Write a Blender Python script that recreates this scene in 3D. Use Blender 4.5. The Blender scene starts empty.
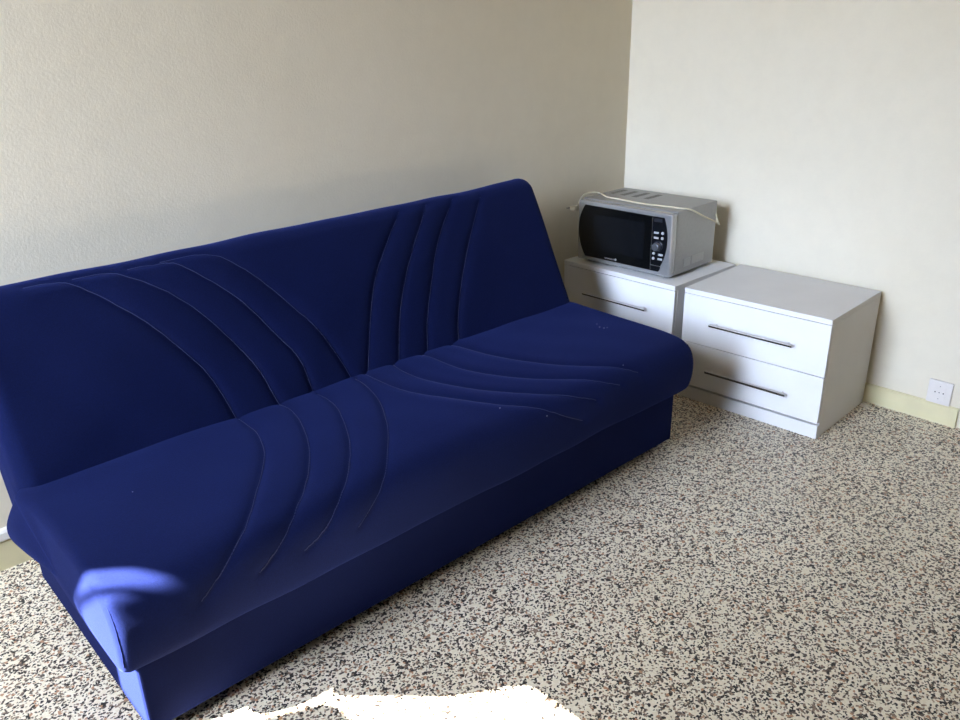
import bpy, bmesh, math, random
import numpy as np
from mathutils import Vector, Matrix
random.seed(4)
SC = bpy.context.scene
COL = SC.collection
PI = math.pi

# ------------------------------------------------------------------ helpers
def link(name, me, mat=None, parent=None, smooth=False):
    o = bpy.data.objects.new(name, me); COL.objects.link(o)
    if mat: me.materials.append(mat)
    if parent: o.parent = parent
    if smooth:
        me.polygons.foreach_set('use_smooth', [True]*len(me.polygons))
    return o
def obj(name, bm, mat=None, parent=None, smooth=False):
    bmesh.ops.recalc_face_normals(bm, faces=bm.faces)
    me = bpy.data.meshes.new(name); bm.to_mesh(me); bm.free()
    return link(name, me, mat, parent, smooth)
def thing(name, label, cat, loc=(0, 0, 0), rz=0, group=None):
    o = bpy.data.objects.new(name, None); COL.objects.link(o)
    o.empty_display_size = .05; o.location = loc; o.rotation_euler = (0, 0, rz)
    o['label'] = label; o['category'] = cat
    if group: o['group'] = group
    return o
def struct(o):
    o['kind'] = 'structure'; return o
def add_box(bm, lo, hi, bev=0, seg=2):
    b = bmesh.new(); bmesh.ops.create_cube(b, size=1)
    lo = Vector(lo); hi = Vector(hi)
    for v in b.verts: v.co = Vector([(lo[i]+hi[i])/2+v.co[i]*(hi[i]-lo[i]) for i in range(3)])
    if bev: bmesh.ops.bevel(b, geom=b.edges[:]+b.verts[:], offset=bev, segments=seg, affect='EDGES', profile=.5)
    merge(bm, b)
def merge(bm, b, M=None):
    b.verts.index_update()
    vs = [bm.verts.new((M @ v.co) if M else v.co) for v in b.verts]
    for f in b.faces:
        try: bm.faces.new([vs[v.index] for v in f.verts])
        except ValueError: pass
    b.free()
def box(lo, hi, bev=0, seg=2):
    bm = bmesh.new(); add_box(bm, lo, hi, bev, seg); return bm
def add_prism(bm, pts, d, bev=0, seg=2):
    """closed polygon of 3-D points extruded along vector d"""
    b = bmesh.new(); d = Vector(d)
    a = [b.verts.new(Vector(p)) for p in pts]; c = [b.verts.new(Vector(p)+d) for p in pts]
    n = len(a); b.faces.new(a[::-1]); top = b.faces.new(c)
    for i in range(n): b.faces.new([a[i], a[(i+1) % n], c[(i+1) % n], c[i]])
    if bev:
        bmesh.ops.bevel(b, geom=list(top.edges), offset=bev, segments=seg, affect='EDGES', profile=.5)
    merge(bm, b)
def prism(pts, d, bev=0, seg=2):
    bm = bmesh.new(); add_prism(bm, pts, d, bev, seg); return bm
def add_cyl(bm, a, b_, r, r2=None, n=24, bev=0):
    a = Vector(a); b_ = Vector(b_); ax = (b_-a)
    q = ax.to_track_quat('Z', 'Y').to_matrix().to_4x4()
    b = bmesh.new()
    bmesh.ops.create_cone(b, cap_ends=True, segments=n, radius1=r, radius2=r if r2 is None else r2, depth=ax.length)
    if bev:
        es = [e for e in b.edges if all(abs(abs(v.co.z)-ax.length/2) < 1e-6 for v in e.verts) and e.verts[0].co.z*e.verts[1].co.z > 0]
        bmesh.ops.bevel(b, geom=es, offset=bev, segments=2, affect='EDGES', profile=.5)
    merge(bm, b, Matrix.Translation((a+b_)/2) @ q)
def cyl(a, b_, r, r2=None, n=24, bev=0):
    bm = bmesh.new(); add_cyl(bm, a, b_, r, r2, n, bev); return bm
def spline(pts, n=8):
    P = [Vector(p) for p in pts]; P = [P[0]*2-P[1]]+P+[P[-1]*2-P[-2]]; out = []
    for i in range(1, len(P)-2):
        for k in range(n):
            t = k/n
            out.append(.5*((2*P[i])+(-P[i-1]+P[i+1])*t+(2*P[i-1]-5*P[i]+4*P[i+1]-P[i+2])*t*t+(-P[i-1]+3*P[i]-3*P[i+1]+P[i+2])*t**3))
    out.append(P[-2]); return out
def add_tube(bm, pts, r, n=10):
    P = [Vector(p) for p in pts]; rings = []; up = Vector((0, 0, 1))
    for i, p in enumerate(P):
        t = (P[min(i+1, len(P)-1)]-P[max(i-1, 0)]).normalized()
        a = up.cross(t)
        if a.length < .05: a = Vector((1, 0, 0)).cross(t)
        a.normalize(); b = t.cross(a)
        rings.append([bm.verts.new(p+a*r*math.cos(2*PI*k/n)+b*r*math.sin(2*PI*k/n)) for k in range(n)])
    for A, B in zip(rings, rings[1:]):
        for k in range(n): bm.faces.new([A[k], A[(k+1) % n], B[(k+1) % n], B[k]])
    bm.faces.new(rings[0][::-1]); bm.faces.new(rings[-1])
def tube(pts, r, n=10):
    bm = bmesh.new(); add_tube(bm, pts, r, n); return bm

# ------------------------------------------------------------------ materials
def srgb(r, g, b):
    f = lambda c: (c/255/12.92) if c/255 <= .04045 else ((c/255+.055)/1.055)**2.4
    return (f(r), f(g), f(b), 1)
class NT:
    def __init__(s, name):
        s.m = bpy.data.materials.new(name); s.m.use_nodes = True; s.t = s.m.node_tree
        s.b = s.t.nodes['Principled BSDF']
    def n(s, kind, **kw):
        x = s.t.nodes.new(kind)
        for k, v in kw.items(): setattr(x, k, v)
        return x
    def l(s, a, b): s.t.links.new(a, b)
    def set(s, **kw):
        for k, v in kw.items(): s.b.inputs[k.replace('_', ' ')].default_value = v
        return s
    def pos(s, scale=(1, 1, 1)):
        t = s.n('ShaderNodeTexCoord'); m = s.n('ShaderNodeMapping'); m.inputs['Scale'].default_value = scale
        s.l(t.outputs['Object'], m.inputs['Vector']); return m.outputs['Vector']
    def noise(s, vec, scale, detail=3, rough=.5):
        x = s.n('ShaderNodeTexNoise'); x.inputs['Scale'].default_value = scale
        x.inputs['Detail'].default_value = detail; x.inputs['Roughness'].default_value = rough
        s.l(vec, x.inputs['Vector']); return x
    def ramp(s, fac, stops, interp='LINEAR'):
        r = s.n('ShaderNodeValToRGB'); r.color_ramp.interpolation = interp
        e = r.color_ramp.elements
        while len(e) < len(stops): e.new(.5)
        for el, (p, c) in zip(e, stops): el.position = p; el.color = c
        s.l(fac, r.inputs['Fac']); return r.outputs['Color']
    def mix(s, fac, a, b, mode='MIX'):
        x = s.n('ShaderNodeMix', data_type='RGBA', blend_type=mode)
        for sock, v in ((x.inputs[0], fac), (x.inputs[6], a), (x.inputs[7], b)):
            if hasattr(v, 'is_output'): s.l(v, sock)
            else: sock.default_value = v
        return x.outputs[2]
    def bump(s, h, strength=.2, dist=.01):
        x = s.n('ShaderNodeBump'); x.inputs['Strength'].default_value = strength; x.inputs['Distance'].default_value = dist
        s.l(h, x.inputs['Height']); s.l(x.outputs['Normal'], s.b.inputs['Normal'])
def simple(name, col, rough=.5, metal=0, noise=0, scale=60, bump=0, spec=.5):
    m = NT(name); m.set(Base_Color=col, Roughness=rough, Metallic=metal); m.b.inputs['Specular IOR Level'].default_value = spec
    v = m.pos(); nz = m.noise(v, scale, 4)
    if noise:
        d = tuple(c*(1-noise) for c in col[:3])+(1,)
        m.l(m.ramp(nz.outputs['Fac'], [(.35, d), (.65, col)]), m.b.inputs['Base Color'])
    if bump: m.bump(nz.outputs['Fac'], bump, .002)
    return m.m
def wall_mat(name, col, col2):
    m = NT(name); m.set(Roughness=.9); m.b.inputs['Specular IOR Level'].default_value = .15
    v = m.pos(); big = m.noise(v, 1.3, 5, .6); fine = m.noise(v, 140, 4, .6); mid = m.noise(v, 14, 5, .65)
    c = m.ramp(big.outputs['Fac'], [(.3, col2), (.7, col)])
    c = m.mix(.12, c, m.ramp(mid.outputs['Fac'], [(.35, tuple(x*.8 for x in col[:3])+(1,)), (.6, col)]))
    m.l(c, m.b.inputs['Base Color'])
    a = m.n('ShaderNodeMath', operation='ADD'); m.l(fine.outputs['Fac'], a.inputs[0]); m.l(mid.outputs['Fac'], a.inputs[1])
    m.bump(a.outputs[0], .22, .003); return m.m
def terrazzo():
    m = NT('terrazzo'); m.set(Roughness=.34)
    m.b.inputs['Specular IOR Level'].default_value = .4
    v = m.pos(); wob = m.noise(v, 120, 2)
    sub = m.n('ShaderNodeVectorMath', operation='SUBTRACT'); m.l(wob.outputs['Color'], sub.inputs[0]); sub.inputs[1].default_value = (.5, .5, .5)
    sc = m.n('ShaderNodeVectorMath', operation='SCALE'); m.l(sub.outputs[0], sc.inputs[0]); sc.inputs['Scale'].default_value = .0045
    ad = m.n('ShaderNodeVectorMath', operation='ADD'); m.l(v, ad.inputs[0]); m.l(sc.outputs[0], ad.inputs[1])
    def chips(scale, stops, off, cut):
        o = m.n('ShaderNodeVectorMath', operation='ADD'); m.l(ad.outputs[0], o.inputs[0]); o.inputs[1].default_value = (off, off*.7, 0)
        vo = m.n('ShaderNodeTexVoronoi', voronoi_dimensions='2D'); vo.inputs['Scale'].default_value = scale
        m.l(o.outputs[0], vo.inputs['Vector'])
        s = m.n('ShaderNodeSeparateColor'); m.l(vo.outputs['Color'], s.inputs[0])
        return m.ramp(s.outputs[0], stops, 'CONSTANT'), m.ramp(s.outputs[0], [(0, (0, 0, 0, 1)), (cut, (1, 1, 1, 1))], 'CONSTANT')
    W = (1, 1, 1, 1); K = (0, 0, 0, 1)
    big, matrix = chips(165, FLOOR_BIG, 0, .22)
    small, _ = chips(270, FLOOR_SMALL, 3.1, .26)
    c2 = m.mix(matrix, big, small)              # small chips fill the matrix between the large ones
    # faint, wide joints between the cast tiles
    br = m.n('ShaderNodeTexBrick'); br.offset = 0; br.inputs['Scale'].default_value = 1
    br.inputs['Brick Width'].default_value = .4; br.inputs['Row Height'].default_value = .4; br.inputs['Mortar Size'].default_value = .0012
    br.inputs['Color1'].default_value = W; br.inputs['Color2'].default_value = (.96, .96, .96, 1); br.inputs['Mortar'].default_value = (.66, .64, .6, 1)
    m.l(v, br.inputs['Vector'])
    cl = m.noise(v, 2.2, 3)
    c3 = m.mix(.6, c2, br.outputs['Color'], 'MULTIPLY')
    c3 = m.mix(1, c3, m.ramp(cl.outputs['Fac'], [(.3, (.9, .89, .86, 1)), (.7, W)]), 'MULTIPLY')
    m.l(c3, m.b.inputs['Base Color'])
    rr = m.noise(v, 6, 4)
    mr = m.n('ShaderNodeMapRange'); m.l(rr.outputs['Fac'], mr.inputs[0]); mr.inputs[3].default_value = .28; mr.inputs[4].default_value = .46
    m.l(mr.outputs[0], m.b.inputs['Roughness']); return m.m
def velvet(name, col, dark):
    m = NT(name); m.set(Roughness=.9); m.b.inputs['Specular IOR Level'].default_value = .04
    v = m.pos(); a = m.noise(v, 7, 5, .6); f = m.noise(v, 300, 3, .65)
    c = m.ramp(a.outputs['Fac'], [(.3, dark), (.7, col)])
    c = m.mix(.4, c, m.ramp(f.outputs['Fac'], [(.35, tuple(x*.5 for x in col[:3])+(1,)), (.65, tuple(min(1, x*1.4) for x in col[:3])+(1,))]))
    m.l(c, m.b.inputs['Base Color'])
    m.b.inputs['Sheen Weight'].default_value = .12; m.b.inputs['Sheen Roughness'].default_value = .5
    m.b.inputs['Sheen Tint'].default_value = (.15, .23, 1, 1)
    m.bump(f.outputs['Fac'], .35, .0015); return m.m
FLOOR_BIG = [(0, srgb(30, 27, 26)), (.085, srgb(92, 80, 72)), (.135, srgb(140, 120, 104)), (.19, srgb(184, 142, 112)), (.22, srgb(232, 222, 202)), (.62, srgb(240, 232, 214)), (.86, srgb(208, 195, 174))]
FLOOR_SMALL = [(0, srgb(27, 25, 24)), (.12, srgb(104, 92, 82)), (.21, srgb(166, 144, 122)), (.26, srgb(236, 227, 207)), (.7, srgb(243, 237, 221))]
def smooth_closed(pts, n_sub=14):
    """closed Catmull-Rom through pts, resampled evenly"""
    P = np.array(pts, float); n = len(P); out = []
    for i in range(n):
        p0, p1, p2, p3 = P[i-1], P[i], P[(i+1) % n], P[(i+2) % n]
        for t in np.linspace(0, 1, n_sub, endpoint=False):
            out.append(.5*((2*p1)+(-p0+p2)*t+(2*p0-5*p1+4*p2-p3)*t*t+(-p0+3*p1-3*p2+p3)*t**3))
    return np.array(out)
def resample(P, ds):
    Q = np.vstack([P, P[:1]]); L = np.r_[0, np.cumsum(np.linalg.norm(np.diff(Q, axis=0), axis=1))]
    n = int(round(L[-1]/ds)); s = np.linspace(0, L[-1], n, endpoint=False)
    return np.c_[np.interp(s, L, Q[:, 0]), np.interp(s, L, Q[:, 1])], s
# profiles are (y, z), running rear-bottom -> rear -> top -> front -> bottom
SEAT_PROFILE = [(-.375, .272), (-.362, .335), (-.372, .40), (-.40, .416), (-.50, .414), (-.62, .412), (-.74, .410), (-.83, .406),
                (-.895, .396), (-.930, .372), (-.946, .335), (-.949, .290), (-.941, .245), (-.925, .221), (-.89, .214), (-.75, .214), (-.60, .220), (-.48, .238), (-.42, .248)]
BACK_PROFILE = [(-.33, .262), (-.27, .252), (-.225, .275), (-.195, .34), (-.15, .48), (-.11, .64), (-.085, .76), (-.09, .815),
                (-.122, .847), (-.162, .853), (-.195, .838), (-.216, .808), (-.268, .705), (-.332, .57), (-.40, .43), (-.435, .35), (-.425, .295), (-.385, .272)]
def cushion_grid(profile, x0, x1, r, ds=.0062, dx=.0062):
    P, s = resample(smooth_closed(profile), ds)
    T = np.roll(P, -1, 0)-np.roll(P, 1, 0); T /= np.linalg.norm(T, axis=1)[:, None]
    for _ in range(3): T = (np.roll(T, 1, 0)+2*T+np.roll(T, -1, 0)); T /= np.linalg.norm(T, axis=1)[:, None]
    N = np.c_[T[:, 1], -T[:, 0]]                      # outward or inward: fix by centroid
    if ((P-P.mean(0))*N).sum() < 0: N = -N
    e = r*(1-np.cos(np.linspace(0, np.pi/2, 9)))[:-1]
    m = int(round((x1-x0-2*r)/dx))
    xs = np.r_[x0+e, np.linspace(x0+r, x1-r, m), (x1-e)[::-1]]
    d = np.minimum(xs-x0, x1-xs); ins = np.where(d < r, r-np.sqrt(np.maximum(r*r-(r-np.minimum(d, r))**2, 0)), 0)
    V = np.empty((len(xs), len(P), 3)); V[:, :, 0] = xs[:, None]
    V[:, :, 1] = P[None, :, 0]-N[None, :, 0]*ins[:, None]; V[:, :, 2] = P[None, :, 1]-N[None, :, 1]*ins[:, None]
    return V, xs, s, N, P
def back_shift(V):
    k = np.interp(V[:, :, 0], [-2.73, -2.2, -1.5, -1.0, -.86, -.80], [.030, .022, .015, .011, .004, .0])
    V[:, :, 2] -= k*np.clip((V[:, :, 2]-.40)/.45, 0, 1); return V
BACK_SEAMS = [[(-2.578, 0.774), (-2.503, 0.78), (-2.466, 0.805), (-2.398, 0.873), (-2.329, 0.954), (-2.273, 1.04), (-2.229, 1.121), (-2.205, 1.207), (-2.192, 1.282)], [(-2.466, 0.78), (-2.379, 0.786), (-2.342, 0.811), (-2.261, 0.873), (-2.192, 0.954), (-2.13, 1.059), (-2.086, 1.158), (-2.068, 1.251), (-2.061, 1.282)], [(-2.329, 0.786), (-2.242, 0.793), (-2.198, 0.811), (-2.117, 0.892), (-2.055, 0.972), (-1.999, 1.077), (-1.956, 1.17), (-1.949, 1.276)], [(-2.242, 0.786), (-2.167, 0.786), (-2.105, 0.799), (-2.055, 0.836), (-1.987, 0.91), (-1.925, 1.003), (-1.869, 1.096), (-1.831, 1.201), (-1.813, 1.282)], [(-1.439, 0.793), (-1.545, 0.904), (-1.62, 0.997), (-1.682, 1.115), (-1.757, 1.282)], [(-1.315, 0.78), (-1.445, 0.935), (-1.526, 1.046), (-1.589, 1.164), (-1.638, 1.282)], [(-1.196, 0.78), (-1.333, 0.929), (-1.414, 1.059), (-1.477, 1.17), (-1.52, 1.276)], [(-1.078, 0.799), (-1.196, 0.947), (-1.284, 1.071), (-1.358, 1.201), (-1.383, 1.269)]]
SEAT_SEAMS = [[(-2.189, 0.174), (-2.189, 0.223), (-2.195, 0.292), (-2.238, 0.403), (-2.325, 0.528), (-2.413, 0.639), (-2.475, 0.695), (-2.531, 0.739), (-2.562, 0.763)], [(-2.064, 0.174), (-2.058, 0.223), (-2.077, 0.31), (-2.133, 0.441), (-2.214, 0.565), (-2.307, 0.664), (-2.375, 0.726), (-2.431, 0.763)], [(-1.946, 0.186), (-1.946, 0.254), (-1.971, 0.341), (-2.039, 0.484), (-2.127, 0.608), (-2.214, 0.695), (-2.276, 0.745), (-2.319, 0.763)], [(-1.809, 0.18), (-1.816, 0.254), (-1.847, 0.354), (-1.934, 0.509), (-2.046, 0.652), (-2.114, 0.72), (-2.176, 0.77)], [(-1.766, 0.161), (-1.766, 0.211), (-1.753, 0.323), (-1.71, 0.435), (-1.654, 0.54), (-1.592, 0.621), (-1.523, 0.683), (-1.467, 0.726), (-1.38, 0.776)], [(-1.66, 0.161), (-1.666, 0.223), (-1.654, 0.329), (-1.61, 0.459), (-1.536, 0.565), (-1.455, 0.646), (-1.38, 0.695), (-1.312, 0.732)], [(-1.548, 0.161), (-1.536, 0.217), (-1.53, 0.335), (-1.492, 0.435), (-1.424, 0.54), (-1.337, 0.621), (-1.262, 0.683), (-1.194, 0.72)], [(-1.43, 0.161), (-1.411, 0.217), (-1.387, 0.329), (-1.343, 0.441), (-1.275, 0.546), (-1.206, 0.621), (-1.144, 0.67), (-1.094, 0.708)]]
LINT = [(-0.939, -0.628, 0.002), (-0.956, -0.654, 0.003), (-0.953, -0.671, 0.0025), (-0.942, -0.676, 0.0015), (-1.646, -0.87, 0.002), (-1.591, -0.995, 0.002), (-1.169, -0.922, 0.0015), (-2.547, -0.588, 0.0015)]

M = dict(
    wall=wall_mat('wall_plaster', srgb(231, 223, 203), srgb(225, 216, 194)),
    ceiling=wall_mat('ceiling_plaster', srgb(196, 188, 170), srgb(190, 181, 163)),
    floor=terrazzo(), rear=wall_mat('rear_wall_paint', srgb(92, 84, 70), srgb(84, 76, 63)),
    velvet=velvet('blue_velvet', (.0034, .0064, .037, 1), (.0026, .0050, .029, 1)),
    thread=simple('blue_thread', (.012, .02, .085, 1), .8, noise=.2, scale=400),
    rubber=simple('black_plastic', (.012, .012, .013, 1), .5, noise=.2),
    lint=simple('lint', srgb(120, 122, 140), .9, noise=.2),
    white=simple('white_melamine', srgb(238, 238, 238), .42, noise=.03, scale=8, spec=.4),
    seam=simple('drawer_gap', srgb(70, 66, 60), .9),
    chrome=simple('brushed_chrome', (.11, .11, .115, 1), .25, 1, noise=.05, scale=30),
    bar_highlight=simple('handle_highlight', (.85, .85, .86, 1), .4, .6),  # pale tone standing in for the highlight along the handles
    skirt=simple('cream_skirting_paint', srgb(226, 217, 176), .45, noise=.08, scale=9),
    trunk=simple('white_trunking', srgb(236, 234, 228), .4, noise=.03),
    plate=simple('ivory_plastic', srgb(232, 226, 220), .35, noise=.02),
    hole=simple('dark_hole', srgb(30, 26, 26), .8),
    silver=simple('silver_paint', (.30, .30, .297, 1), .38, .55, noise=.06, scale=90),
    front=simple('silver_front', (.45, .455, .46, 1), .26, .6, noise=.04, scale=60),
    glass=simple('black_door_glass', (.004, .0045, .005, 1), .12, noise=.1, spec=.35),
    panel=simple('black_panel', (.006, .007, .009, 1), .2, noise=.1, spec=.4),
    display=simple('display_window', (.02, .022, .03, 1), .2),
    button=simple('silver_button', (.62, .63, .65, 1), .3, .3, noise=.04),
    knob=simple('knob_metal', (.20, .21, .23, 1), .32, .7, noise=.1, scale=90),
    vent=simple('vent_shadow', (.13, .125, .115, 1), .8),
    label=simple('grey_label', (.40, .40, .40, 1), .5, noise=.12, scale=120),
    cord=simple('cream_cord', srgb(208, 200, 174), .5, noise=.06),
    plug=simple('cream_plug', srgb(216, 208, 186), .45, noise=.04),
    pin=simple('plug_pin', (.5, .5, .5, 1), .25, 1),
    plaster=simple('loose_plaster', srgb(206, 196, 178), .95, noise=.15, bump=.5),
    screen_grey=simple('sun_screen_grey', srgb(150, 146, 136), .9, noise=.1),  # for the added sun-shaping screens only
    iron=simple('iron', (.02, .02, .02, 1), .6, noise=.1),
    frame=simple('white_window_frame', srgb(235, 235, 232), .4, noise=.03),
)

# ------------------------------------------------------------------ the room
XL, YR, ZC = -4.8, -5.2, 3.1          # left wall, rear wall, ceiling
WY0, WY1, WZ0, WZ1 = -1.40, -.19, .95, 2.93       # the window opening in the left wall
struct(obj('floor', box((XL-.25, YR-.2, -.1), (.2, .2, 0)), M['floor']))
struct(obj('ceiling', box((XL-.25, YR-.2, ZC), (.2, .2, ZC+.1)), M['ceiling']))
struct(obj('wall_back', box((XL-.25, 0, 0), (.2, .2, ZC)), M['wall']))
struct(obj('wall_right', box((0, YR, 0), (.2, 0, ZC)), M['wall']))
struct(obj('wall_rear', box((XL-.25, YR-.2, 0), (.2, YR, ZC)), M['rear']))
bm = bmesh.new()
add_box(bm, (XL-.1, YR, 0), (XL, WY0, ZC)); add_box(bm, (XL-.1, WY1, 0), (XL, 0, ZC)); add_box(bm, (XL-.1, WY0, WZ1), (XL, WY1, ZC)); add_box(bm, (XL-.1, WY0, 0), (XL, WY1, WZ0))
struct(obj('wall_left', bm, M['rear']))
# baseboards: a cream board with a rounded top arris
def board_profile(h, t): return [(0, 0), (t, 0), (t, h-.006), (t-.006, h), (0, h)]
struct(obj('baseboard_right', prism([(-a, 0, b) for a, b in board_profile(.0745, .013)], (0, -1.545, 0)), M['skirt']))
struct(obj('baseboard_back', prism([(XL, -a, b) for a, b in board_profile(.090, .013)], (-XL, 0, 0)), M['skirt']))
bm = prism([(XL, -a, b) for a, b in ((0, .0905), (.018, .0905), (.020, .095), (.020, .115), (.014, .122), (0, .122))], (2.9, 0, 0))
struct(obj('trim_1', bm, M['trunk']))

# added outside the window to shape the sun patches: two screens, one bar
EX = XL-1.2                              # their plane
SUN = Vector((1, -.25, -1.0)).normalized()
XR = -3.45                               # outline given on the plane x = XR, slid up the sun's direction to EX
oy, oz = .25*(XR-EX), XR-EX
edge = [(-.50, .70), (-.51, .88), (-.525, .98), (-.60, 1.10), (-.635, 1.18), (-.655, 1.222), (-.69, 1.25), (-.706, 1.253), (-.718, 1.205), (-.728, 1.145), (-.765, 1.118), (-.80, 1.145), (-.842, 1.205), (-.906, 1.29), (-.935, 1.35), (-.965, 1.43), (-1.0, 1.455), (-1.15, 1.46)]
sm = [(v.x, v.y) for v in spline([(y, z, 0) for y, z in edge], 5)]
poly = [(-1.15, 1.62), (-.36, 1.62), (-.36, .70)]+sm
struct(obj('sun_screen', prism([(EX, y+oy, z+oz) for y, z in poly], (-.03, 0, 0)), M['screen_grey']))  # added screen, gives the sun patches their rounded far edge
poly = [(-.36, .79), (-.36, -1.0), (-.97, -1.0), (-.97, 1.10), (-.81, 1.10), (-.78, 1.075), (-.757, .95), (-.737, .79), (-.46, .79)]
struct(obj('sun_screen', prism([(EX, y+oy, z+oz) for y, z in poly], (-.03, 0, 0)), M['screen_grey']))  # added screen, trims the sun patches on their near side
E2 = XL-4.0                              # added farther out: a long screen keeping sun off the out-of-view floor
poly = [(-.93, 1.05), (-.93, .10), (-2.2, .10), (-2.2, 1.05)]
struct(obj('sun_screen', prism([(E2, y+.25*(XR-E2), z+XR-E2) for y, z in poly], (-.03, 0, 0)), M['screen_grey']))
inner = [(-.55, .80), (-.575, .99), (-.66, 1.08), (-.705, 1.125), (-.712, 1.15), (-.725, 1.174), (-.758, 1.197), (-.80, 1.21)]
struct(obj('sun_shadow_bar', tube(spline([(EX+.1, y+oy-.025, z+oz-.1) for y, z in inner], 5), .008, 8), M['iron']))  # added to cast the dark arc inside the seat's sun patch

# ------------------------------------------------------------------ the sofa bed
SX0, SX1 = -2.735, -.803
sofa = thing('sofa_bed', 'dark blue velvet click-clack sofa bed with curved quilting against the cream wall', 'sofa', (-1.77, -.53, 0))
SO = Vector((-1.77, -.53, 0))
def local(bm, off):
    for v in bm.verts: v.co -= off
    return bm
def seg_dist(X, S, curve):
    D = np.full(X.shape, 9.)
    for (a, b), (c, d) in zip(curve, curve[1:]):
        dx, dy = c-a, d-b; L = dx*dx+dy*dy+1e-12
        t = np.clip(((X-a)*dx+(S-b)*dy)/L, 0, 1)
        D = np.minimum(D, np.hypot(X-(a+t*dx), S-(b+t*dy)))
    return D
def smooth_curve(c, n=8):
    return [(v.x, v.y) for v in spline([(a, b, 0) for a, b in c], n)]
def cushion(name, profile, x0, x1, r, seams, shift, depth, flare=None, piped=False):
    V, xs, s, N, P = cushion_grid(profile, x0, x1, r)
    X = np.repeat(xs[:, None], len(s), 1); S = np.repeat(s[None, :], len(xs), 0)
    curves = [smooth_curve(c) for c in seams]
    disp = np.zeros_like(X)
    lo = min(b for c in curves for _, b in c); hi = max(b for c in curves for _, b in c)
    near = np.full(X.shape, 9.)
    for c in curves:
        near = np.minimum(near, seg_dist(X, S, c))
    disp -= depth*(.55*np.exp(-(near/.007)**2)+.6*np.exp(-(near/.022)**2))
    disp += .0022*np.sin(X*9.1+S*4)*np.sin(S*11+1.3*X)+.0014*np.sin(X*23+2)*np.cos(S*17-X*3)
    fade = np.clip(np.minimum(X-x0, x1-X)/.04, 0, 1); disp *= fade
    V = V.copy(); V[:, :, 1] += N[None, :, 0]*disp; V[:, :, 2] += N[None, :, 1]*disp
    V = shift(V)
    if flare is not None: V = flare(V)
    V -= np.array(SO)
    m, n = X.shape
    me = bpy.data.meshes.new(name)
    idx = np.arange(m*n).reshape(m, n)
    q = np.stack([idx[:-1], np.roll(idx, -1, 1)[:-1], np.roll(idx, -1, 1)[1:], idx[1:]], -1).reshape(-1, 4)
    verts = V.reshape(-1, 3).tolist(); faces = q.tolist()
    for row, rev in ((0, False), (m-1, True)):      # puffed end panels: shrink the rim in rings
        prev = idx[row].tolist(); rim = V[row]; cen = rim.mean(0)
        for f, bulge in ((.75, .003), (.4, .005), (.12, .006)):
            ring = cen+(rim-cen)*f; ring[:, 0] += -bulge if row == 0 else bulge
            base = len(verts); verts += ring.tolist(); cur = list(range(base, base+n))
            for j in range(n):
                a, b, c2, d = prev[j], prev[(j+1) % n], cur[(j+1) % n], cur[j]
                faces.append([a, d, c2, b] if not rev else [a, b, c2, d])
            prev = cur
        faces.append(prev if rev else prev[::-1])
    me.from_pydata(verts, [], faces); me.update()
    b = bmesh.new(); b.from_mesh(me); bmesh.ops.recalc_face_normals(b, faces=b.faces); b.to_mesh(me); b.free()
    o = link(name, me, M['velvet'], sofa, True)
    if piped:                                      # piped seam down the front corners
        fr_ = [j for j in range(n) if P[j, 0] < -.90 and .235 < P[j, 1] < .385]
        for i in (int(np.searchsorted(xs, x0+.006)), int(np.searchsorted(xs, x1-.006))-1):
            obj('corner_piping', tube([tuple(V[i, j]) for j in fr_[::3]], .0016, 8), M['velvet'], o, True)
    # the stitching lying in each groove
    for c in curves:
        pts = []
        for a, t in c:
            i = min(max(np.searchsorted(xs, a), 1), m-1); f = (a-xs[i-1])/(xs[i]-xs[i-1])
            j = int(round(np.interp(t, s, np.arange(n)))) % n
            pts.append(V[i-1, j]*(1-f)+V[i, j]*f+np.array([0, N[j, 0], N[j, 1]])*.0002)
        pts = [pts[0]]+[pts[i]*.5+(pts[i-1]+pts[i+1])*.25 for i in range(1, len(pts)-1)]+[pts[-1]]
        obj('stitched_seam', tube(pts, .0011, 6), M['thread'], o, True)
    return o
def seat_shift(V): return V
def seat_flare(V):                             # the slack rear corner bulges out at the left end
    y, z = V[:, :, 1], V[:, :, 2]
    w = np.exp(-((y+.39)/.085)**2)*np.exp(-((z-.315)/.07)**2)
    V[:, :, 0] += np.where(V[:, :, 0] < -2.6, -.044*w*np.clip((-2.6-V[:, :, 0])/.1, 0, 1), 0); return V
seat = cushion('seat_cushion', SEAT_PROFILE, SX0, SX1, .024, SEAT_SEAMS, seat_shift, .0065, seat_flare, True)
back = cushion('backrest', BACK_PROFILE, SX0, SX1, .045, BACK_SEAMS, back_shift, .0065)
# the storage box under the seat, on small feet
bm = box((-2.70, -.900, .028), (-.842, -.17, .225), .008, 3)
base = obj('storage_base', local(bm, SO), M['velvet'], sofa)
for x in (-2.62, -.93):
    for y in (-.84, -.24):
        obj('foot', local(cyl((x, y, 0), (x, y, .03), .024, .028, 20), SO), M['rubber'], sofa)
# specks of lint on the seat
for x, y, s_ in LINT:
    o = obj('lint_speck', local(box((x-s_, y-s_*.5, .4115), (x+s_, y+s_*.5, .4145), .0006, 1), SO), M['lint'], seat); o['label'] = 'pale speck of lint'

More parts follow.
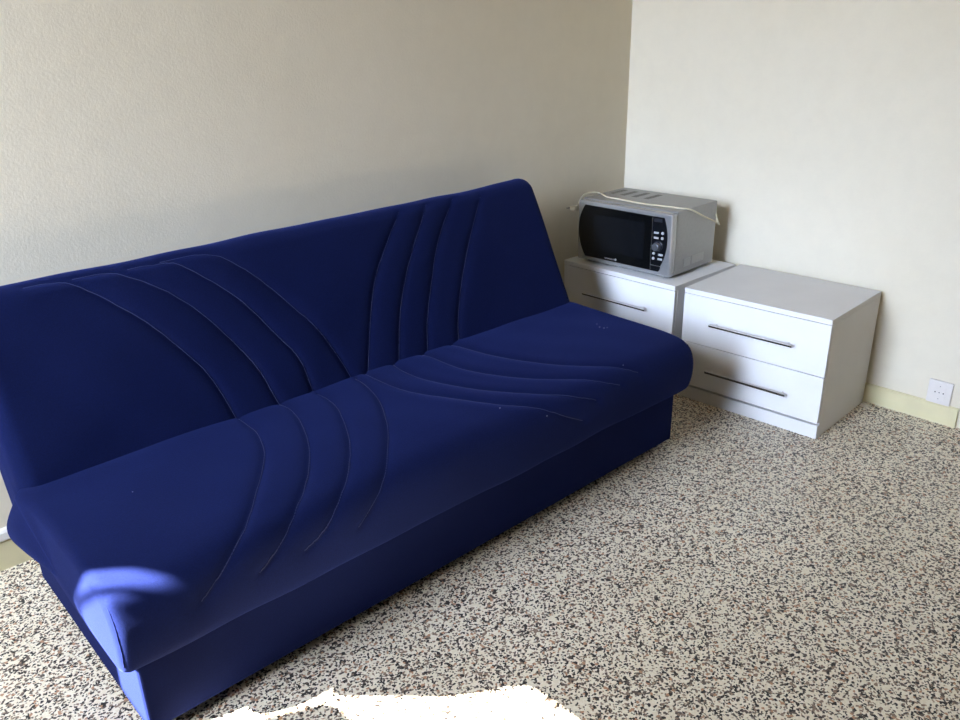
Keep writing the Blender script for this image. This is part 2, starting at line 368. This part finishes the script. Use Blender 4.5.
# ------------------------------------------------------------------ the two chests of drawers
CW, CD, CH = .565, .428, .45
def chest(label, loc, rz):
    """origin at the back right foot: +y runs to its left side, -x to its front"""
    t = thing('chest_of_drawers', label, 'chest of drawers', loc, rz, 'white two-drawer chests')
    top = obj('top_panel', box((-CD, 0, CH-.0185), (0, CW, CH), .0008, 1), M['white'], t)
    for y in (0, CW-.018):
        pts = [(-.002, y, 0), (-CD+.004, y, 0), (-CD+.004, y, .0520), (-CD+.019, y, .0520), (-CD+.019, y, CH-.0190), (-.002, y, CH-.0190)]
        obj('side_panel', prism(pts, (0, .018, 0)), M['white'], t)
    obj('back_panel', box((-.010, .0182, .01), (-.004, CW-.0182, CH-.019)), M['white'], t)
    obj('plinth', box((-CD+.006, .0185, 0), (-CD+.022, CW-.0185, .0500)), M['white'], t)
    for z0, z1, hz in ((.2388, .4292, .332), (.0610, .2357, .143)):
        d = obj('drawer', box((-CD, .0006, z0), (-CD+.017, CW-.0006, z1), .0008, 1), M['white'], t)
        bm = bmesh.new()                                     # bow handle: D-section bar on two posts
        prof = [(-.017, -.0045), (-.025, -.0045), (-.0285, .0025), (-.0270, .0045), (-.017, .0055)]
        add_prism(bm, [(-CD+a, .118, hz+b) for a, b in prof], (0, .322, 0), .0012, 1)
        for y in (.138, .420): add_cyl(bm, (-CD+.0005, y, hz), (-CD-.021, y, hz), .004, None, 12)
        h = obj('handle', bm, M['chrome'], d, False); h['label'] = 'dark chrome bar handle'
        h.data.materials.append(M['bar_highlight'])                 # highlight painted onto the bar's top and end faces
        for f in h.data.polygons:
            if f.normal.z > .6 or abs(f.normal.y) > .9: f.material_index = 1
        b2 = bmesh.new()                                     # the box behind the drawer front
        for lo, hi in (((-CD+.018, .03, z0+.02), (-.05, .042, z1-.03)), ((-CD+.018, CW-.042, z0+.02), (-.05, CW-.03, z1-.03)),
                       ((-.062, .043, z0+.02), (-.05, CW-.043, z1-.03)), ((-CD+.018, .043, z0+.02), (-.063, CW-.043, z0+.026))):
            add_box(b2, lo, hi)
        obj('drawer_box', b2, M['white'], d)
    return t
chest('white two-drawer chest with bare top standing nearest the wall socket', (-.0185, -1.2157, 0), .0438)
chest('white two-drawer chest in the corner carrying the microwave', (-.058, -.6366, 0), 0)

# ------------------------------------------------------------------ the microwave oven
MW, MD, MH = .46, .317, .252
mw = thing('microwave_oven', 'silver microwave oven with black glass door on the corner chest', 'microwave', (-.124, -.569, .45), .029)
FZ = .012                                    # foot height
for x in (-.03, -MD+.04):
    for y in (.04, MW-.04): obj('foot', cyl((x, y, 0), (x, y, FZ), .012, .014, 16), M['rubber'], mw)
obj('body', box((-MD+.03, .002, FZ), (0, MW-.002, FZ+MH+.0015), .004, 2), M['silver'], mw)
fr = obj('front_frame', box((-MD-.004, 0, FZ-.001), (-MD+.032, MW, FZ+MH-.003), .009, 4), M['front'], mw, False)
FX = -MD-.004
def face(pts, t, bev=.001, x=FX): return prism([(x+.001, y, z+FZ) for y, z in pts], (-t-.001, 0, 0), bev, 1)
def arc_pts(y0, ym, y1, z0, z1, n=16):
    out = []
    for i in range(n+1):
        t = i/n; base = y0+(y1-y0)*t; bow = ym-(y0+y1)/2
        out.append((base+bow*4*t*(1-t), z0+(z1-z0)*t))
    return out
SEAM = .0905
# door: straight at the control panel, bowed at the hinge side
door = obj('door', face([(SEAM, .017), (SEAM, .2315)]+arc_pts(.420, .452, .414, .2335, .0185), .004), M['glass'], mw)
win = obj('door_window', prism([(FX-.0040, a, b+FZ) for a, b in ((.125, .055), (.125, .20), (.375, .20), (.375, .055))], (-.0006, 0, 0)), M['panel'], door)
bm = bmesh.new()                             # small maker's mark at the foot of the door: unreadable letters and a round badge
for i in range(9):
    y = .312-i*.0056
    add_box(bm, (FX-.0048, y-.0042, FZ+.0245), (FX-.0040, y-.0028, FZ+.0300))
    add_box(bm, (FX-.0048, y-.0028, FZ+(.0245 if i % 2 else .0288)), (FX-.0040, y-.0008, FZ+(.0258 if i % 2 else .0300)))
add_cyl(bm, (FX-.0036, .2555, FZ+.0285), (FX-.0048, .2555, FZ+.0285), .0050, None, 20)
mk = obj('maker_mark', bm, M['label'], door)
# control panel
pan = obj('control_panel', face(arc_pts(.0375, .0185, .0430, .2315, .0400)+[(SEAM-.002, .0400), (SEAM-.002, .2315)], .003), M['panel'], mw)
obj('display', box((FX-.0042, .045, FZ+.212), (FX-.003, .082, FZ+.226), .0005, 1), M['display'], pan)
for y, z in ((.0680, .1700), (.0675, .1500), (.0440, .0860), (.0450, .0680)):
    obj('button', box((FX-.0065, y-.0105, FZ+z-.0040), (FX-.0028, y+.0105, FZ+z+.0040), .0015, 2), M['button'], pan)
for y, z in ((.0395, .1715), (.0400, .1515), (.0745, .0875), (.0755, .0675)):
    obj('button', cyl((FX-.0028, y, FZ+z), (FX-.0068, y, FZ+z), .0060, .0054, 20, .0008), M['button'], pan, True)
bm = cyl((FX-.0028, .0580, FZ+.1180), (FX-.0060, .0580, FZ+.1180), .0225, .0215, 32, .0008)
rg = obj('knob_ring', bm, M['display'], pan, False)
bm = cyl((FX-.004, .0600, FZ+.1165), (FX-.022, .0600, FZ+.1165), .0165, .0150, 32, .002)
add_box(bm, (FX-.0235, .0585, FZ+.1035), (FX-.021, .0615, FZ+.1295), .0006, 1)
obj('knob', bm, M['knob'], rg, False)
ob = obj('door_release', face(arc_pts(.0440, .0448, .0520, .0375, .0165, 6)+[(SEAM-.002, .0165), (SEAM-.002, .0375)], .0035), M['panel'], mw)
# vents in the top, each a bank of slots
TZ = FZ+MH+.0015
for yc in (.418, .361, .302, .241):
    bm = bmesh.new()
    for i in range(8):
        x = -.150+i*.0135
        add_box(bm, (x-.0045, yc-.0125, TZ-.002), (x+.0045, yc+.0125, TZ+.0006))
    obj('vent', bm, M['vent'], mw)
# rating labels low on the right side
for x0, x1, z0, z1 in ((-.222, -.172, .023, .056), (-.164, -.075, .024, .058)):
    lb = obj('rating_label', box((x0, .0012, FZ+z0), (x1, .004, FZ+z1)), M['label'], mw)
    lb['label'] = 'pale grey rating sticker'
# cream power cord laid over the top, its plug hanging at the left
TOPC = TZ+.0034
pts = [(-.286, .503, TOPC-.056), (-.280, .495, TOPC-.040), (-.268, .482, TOPC-.006), (-.235, .470, TOPC+.006), (-.205, .440, TOPC+.004), (-.236, .375, TOPC), (-.243, .306, TOPC),
       (-.256, .198, TOPC), (-.247, .110, TOPC), (-.236, .030, TOPC), (-.205, -.006, TOPC-.008), (-.137, -.028, .225), (-.061, -.030, .194), (-.028, -.028, .178),
       (-.018, -.018, .182), (-.014, -.006, .205), (.004, .008, .212), (.012, .03, .20), (.008, .055, .17)]
cd = obj('power_cord', tube(spline(pts, 7), .0034, 10), M['cord'], mw, True)
PX, PY, PZ = -.286, .512, TOPC-.058
bm = cyl((PX, PY-.018, PZ+.002), (PX, PY+.014, PZ-.001), .013, .011, 20, .003)
pl = obj('plug', bm, M['plug'], cd, True)
bm = cyl((PX-.006, PY+.012, PZ-.001), (PX-.006, PY+.034, PZ-.002), .0024, None, 10)
add_cyl(bm, (PX+.006, PY+.012, PZ-.001), (PX+.006, PY+.034, PZ-.002), .0024, None, 10)
obj('plug_pins', bm, M['pin'], cd)

# ------------------------------------------------------------------ wall socket and a crumb of plaster
so = thing('wall_socket', 'ivory square wall socket with five holes just above the skirting', 'socket', (0, -1.472, .118))
obj('cover_plate', box((-.010, -.0405, -.0445), (0, .0405, .0445), .0025, 2), M['plate'], so)
bm = bmesh.new()
add_prism(bm, [(-.0095, y, z) for y, z in ((-.021, -.033), (.021, -.033), (.021, .033), (-.021, .033))], (-.0015, 0, 0), .0006, 1)
ins = obj('socket_insert', bm, M['plate'], so)
for y, z, r in ((.0, .024, .0014), (.014, .0, .0024), (0, .0, .0019), (-.014, 0, .0024), (0, -.024, .0014)):
    obj('socket_hole', cyl((-.0105, y, z), (-.0114, y, z), r, None, 16), M['hole'], ins)
def crumb(label, x, y, r, seed):
    rnd = random.Random(seed); bm = bmesh.new(); bmesh.ops.create_icosphere(bm, subdivisions=3, radius=r)
    for v in bm.verts:
        v.co *= 1+rnd.uniform(-.12, .12); v.co.z = max(v.co.z*.45, -r*.2)
    o = obj('plaster_chip', bm, M['plaster']); o.location = (x, y, r*.2)
    o['label'] = label; o['category'] = 'debris'
crumb('small crumb of fallen plaster by the back corner of the bare-topped chest', -.050, -1.238, .017, 3)

# ------------------------------------------------------------------ light
def sky():
    w = bpy.data.worlds.new('sky'); SC.world = w; w.use_nodes = True; t = w.node_tree
    tc = t.nodes.new('ShaderNodeTexCoord'); sp = t.nodes.new('ShaderNodeSeparateXYZ'); t.links.new(tc.outputs['Generated'], sp.inputs[0])
    mr = t.nodes.new('ShaderNodeMapRange'); mr.inputs[1].default_value = -1; t.links.new(sp.outputs['Z'], mr.inputs[0])
    r = t.nodes.new('ShaderNodeValToRGB'); e = r.color_ramp.elements
    for el, (p, c) in zip([e[0], e[1], e.new(.5), e.new(.6)], ((0, GROUND), (1, ZENITH), (.51, GROUND), (.59, HORIZON))): el.position = p; el.color = c
    t.links.new(mr.outputs[0], r.inputs[0]); t.links.new(r.outputs[0], t.nodes['Background'].inputs[0])
    # the hazy sky is brightest out from the window, towards the sun
    dt = t.nodes.new('ShaderNodeVectorMath'); dt.operation = 'DOT_PRODUCT'; dt.inputs[1].default_value = (-.94, .0, .34); t.links.new(tc.outputs['Generated'], dt.inputs[0])
    cl = t.nodes.new('ShaderNodeMath'); cl.operation = 'MAXIMUM'; cl.inputs[1].default_value = 0; t.links.new(dt.outputs['Value'], cl.inputs[0])
    pw = t.nodes.new('ShaderNodeMath'); pw.operation = 'POWER'; pw.inputs[1].default_value = 5; t.links.new(cl.outputs[0], pw.inputs[0])
    ma = t.nodes.new('ShaderNodeMath'); ma.operation = 'MULTIPLY_ADD'; ma.inputs[1].default_value = SKY; ma.inputs[2].default_value = SKY*.24; t.links.new(pw.outputs[0], ma.inputs[0])
    t.links.new(ma.outputs[0], t.nodes['Background'].inputs[1])
GROUND, HORIZON, ZENITH = (.25, .23, .15, 1), (.82, 1.01, 1.40, 1), (.40, .56, .92, 1)
SKY, SUNP, EXPO = 80.0, 400.0, -1.15
sky()
L = bpy.data.lights.new('sun', 'SUN'); L.energy = SUNP; L.angle = math.radians(.30); L.color = (1, .93, .82)
o = bpy.data.objects.new('sun', L); COL.objects.link(o); o.rotation_euler = SUN.to_track_quat('-Z', 'Y').to_euler(); o.location = (-6, 2, 3)
P = bpy.data.lights.new('window_portal', 'AREA'); P.shape = 'RECTANGLE'; P.size = WZ1-WZ0; P.size_y = WY1-WY0
o = bpy.data.objects.new('window_portal', P); COL.objects.link(o)
o.location = (XL-.11, (WY0+WY1)/2, (WZ0+WZ1)/2); o.rotation_euler = (0, -PI/2, 0); P.cycles.is_portal = True

# ------------------------------------------------------------------ camera
cam = bpy.data.cameras.new('camera'); co = bpy.data.objects.new('camera', cam); COL.objects.link(co)
R = [[0.7333470484345245, -0.6795329400080359, -0.020906697405528817], [0.27265948110936966, 0.26580365018117647, 0.924664926831083], [0.6227831997682183, 0.6838007041488022, -0.3802074211428041]]
mw_ = Matrix(((R[0][0], R[1][0], -R[2][0], -3.040667), (R[0][1], R[1][1], -R[2][1], -2.324542), (R[0][2], R[1][2], -R[2][2], 1.385121), (0, 0, 0, 1)))
co.matrix_world = mw_; cam.sensor_width = 36; cam.lens = 812.0147*36/960; cam.clip_start = .02
SC.camera = co
vs = SC.view_settings; vs.view_transform = 'Standard'; vs.look = 'None'; vs.gamma = 1; vs.use_curve_mapping = False; vs.exposure = EXPO
SC.cycles.use_denoising = True; SC.cycles.max_bounces = 12; SC.cycles.diffuse_bounces = 8
SC.cycles.sample_clamp_indirect = 10
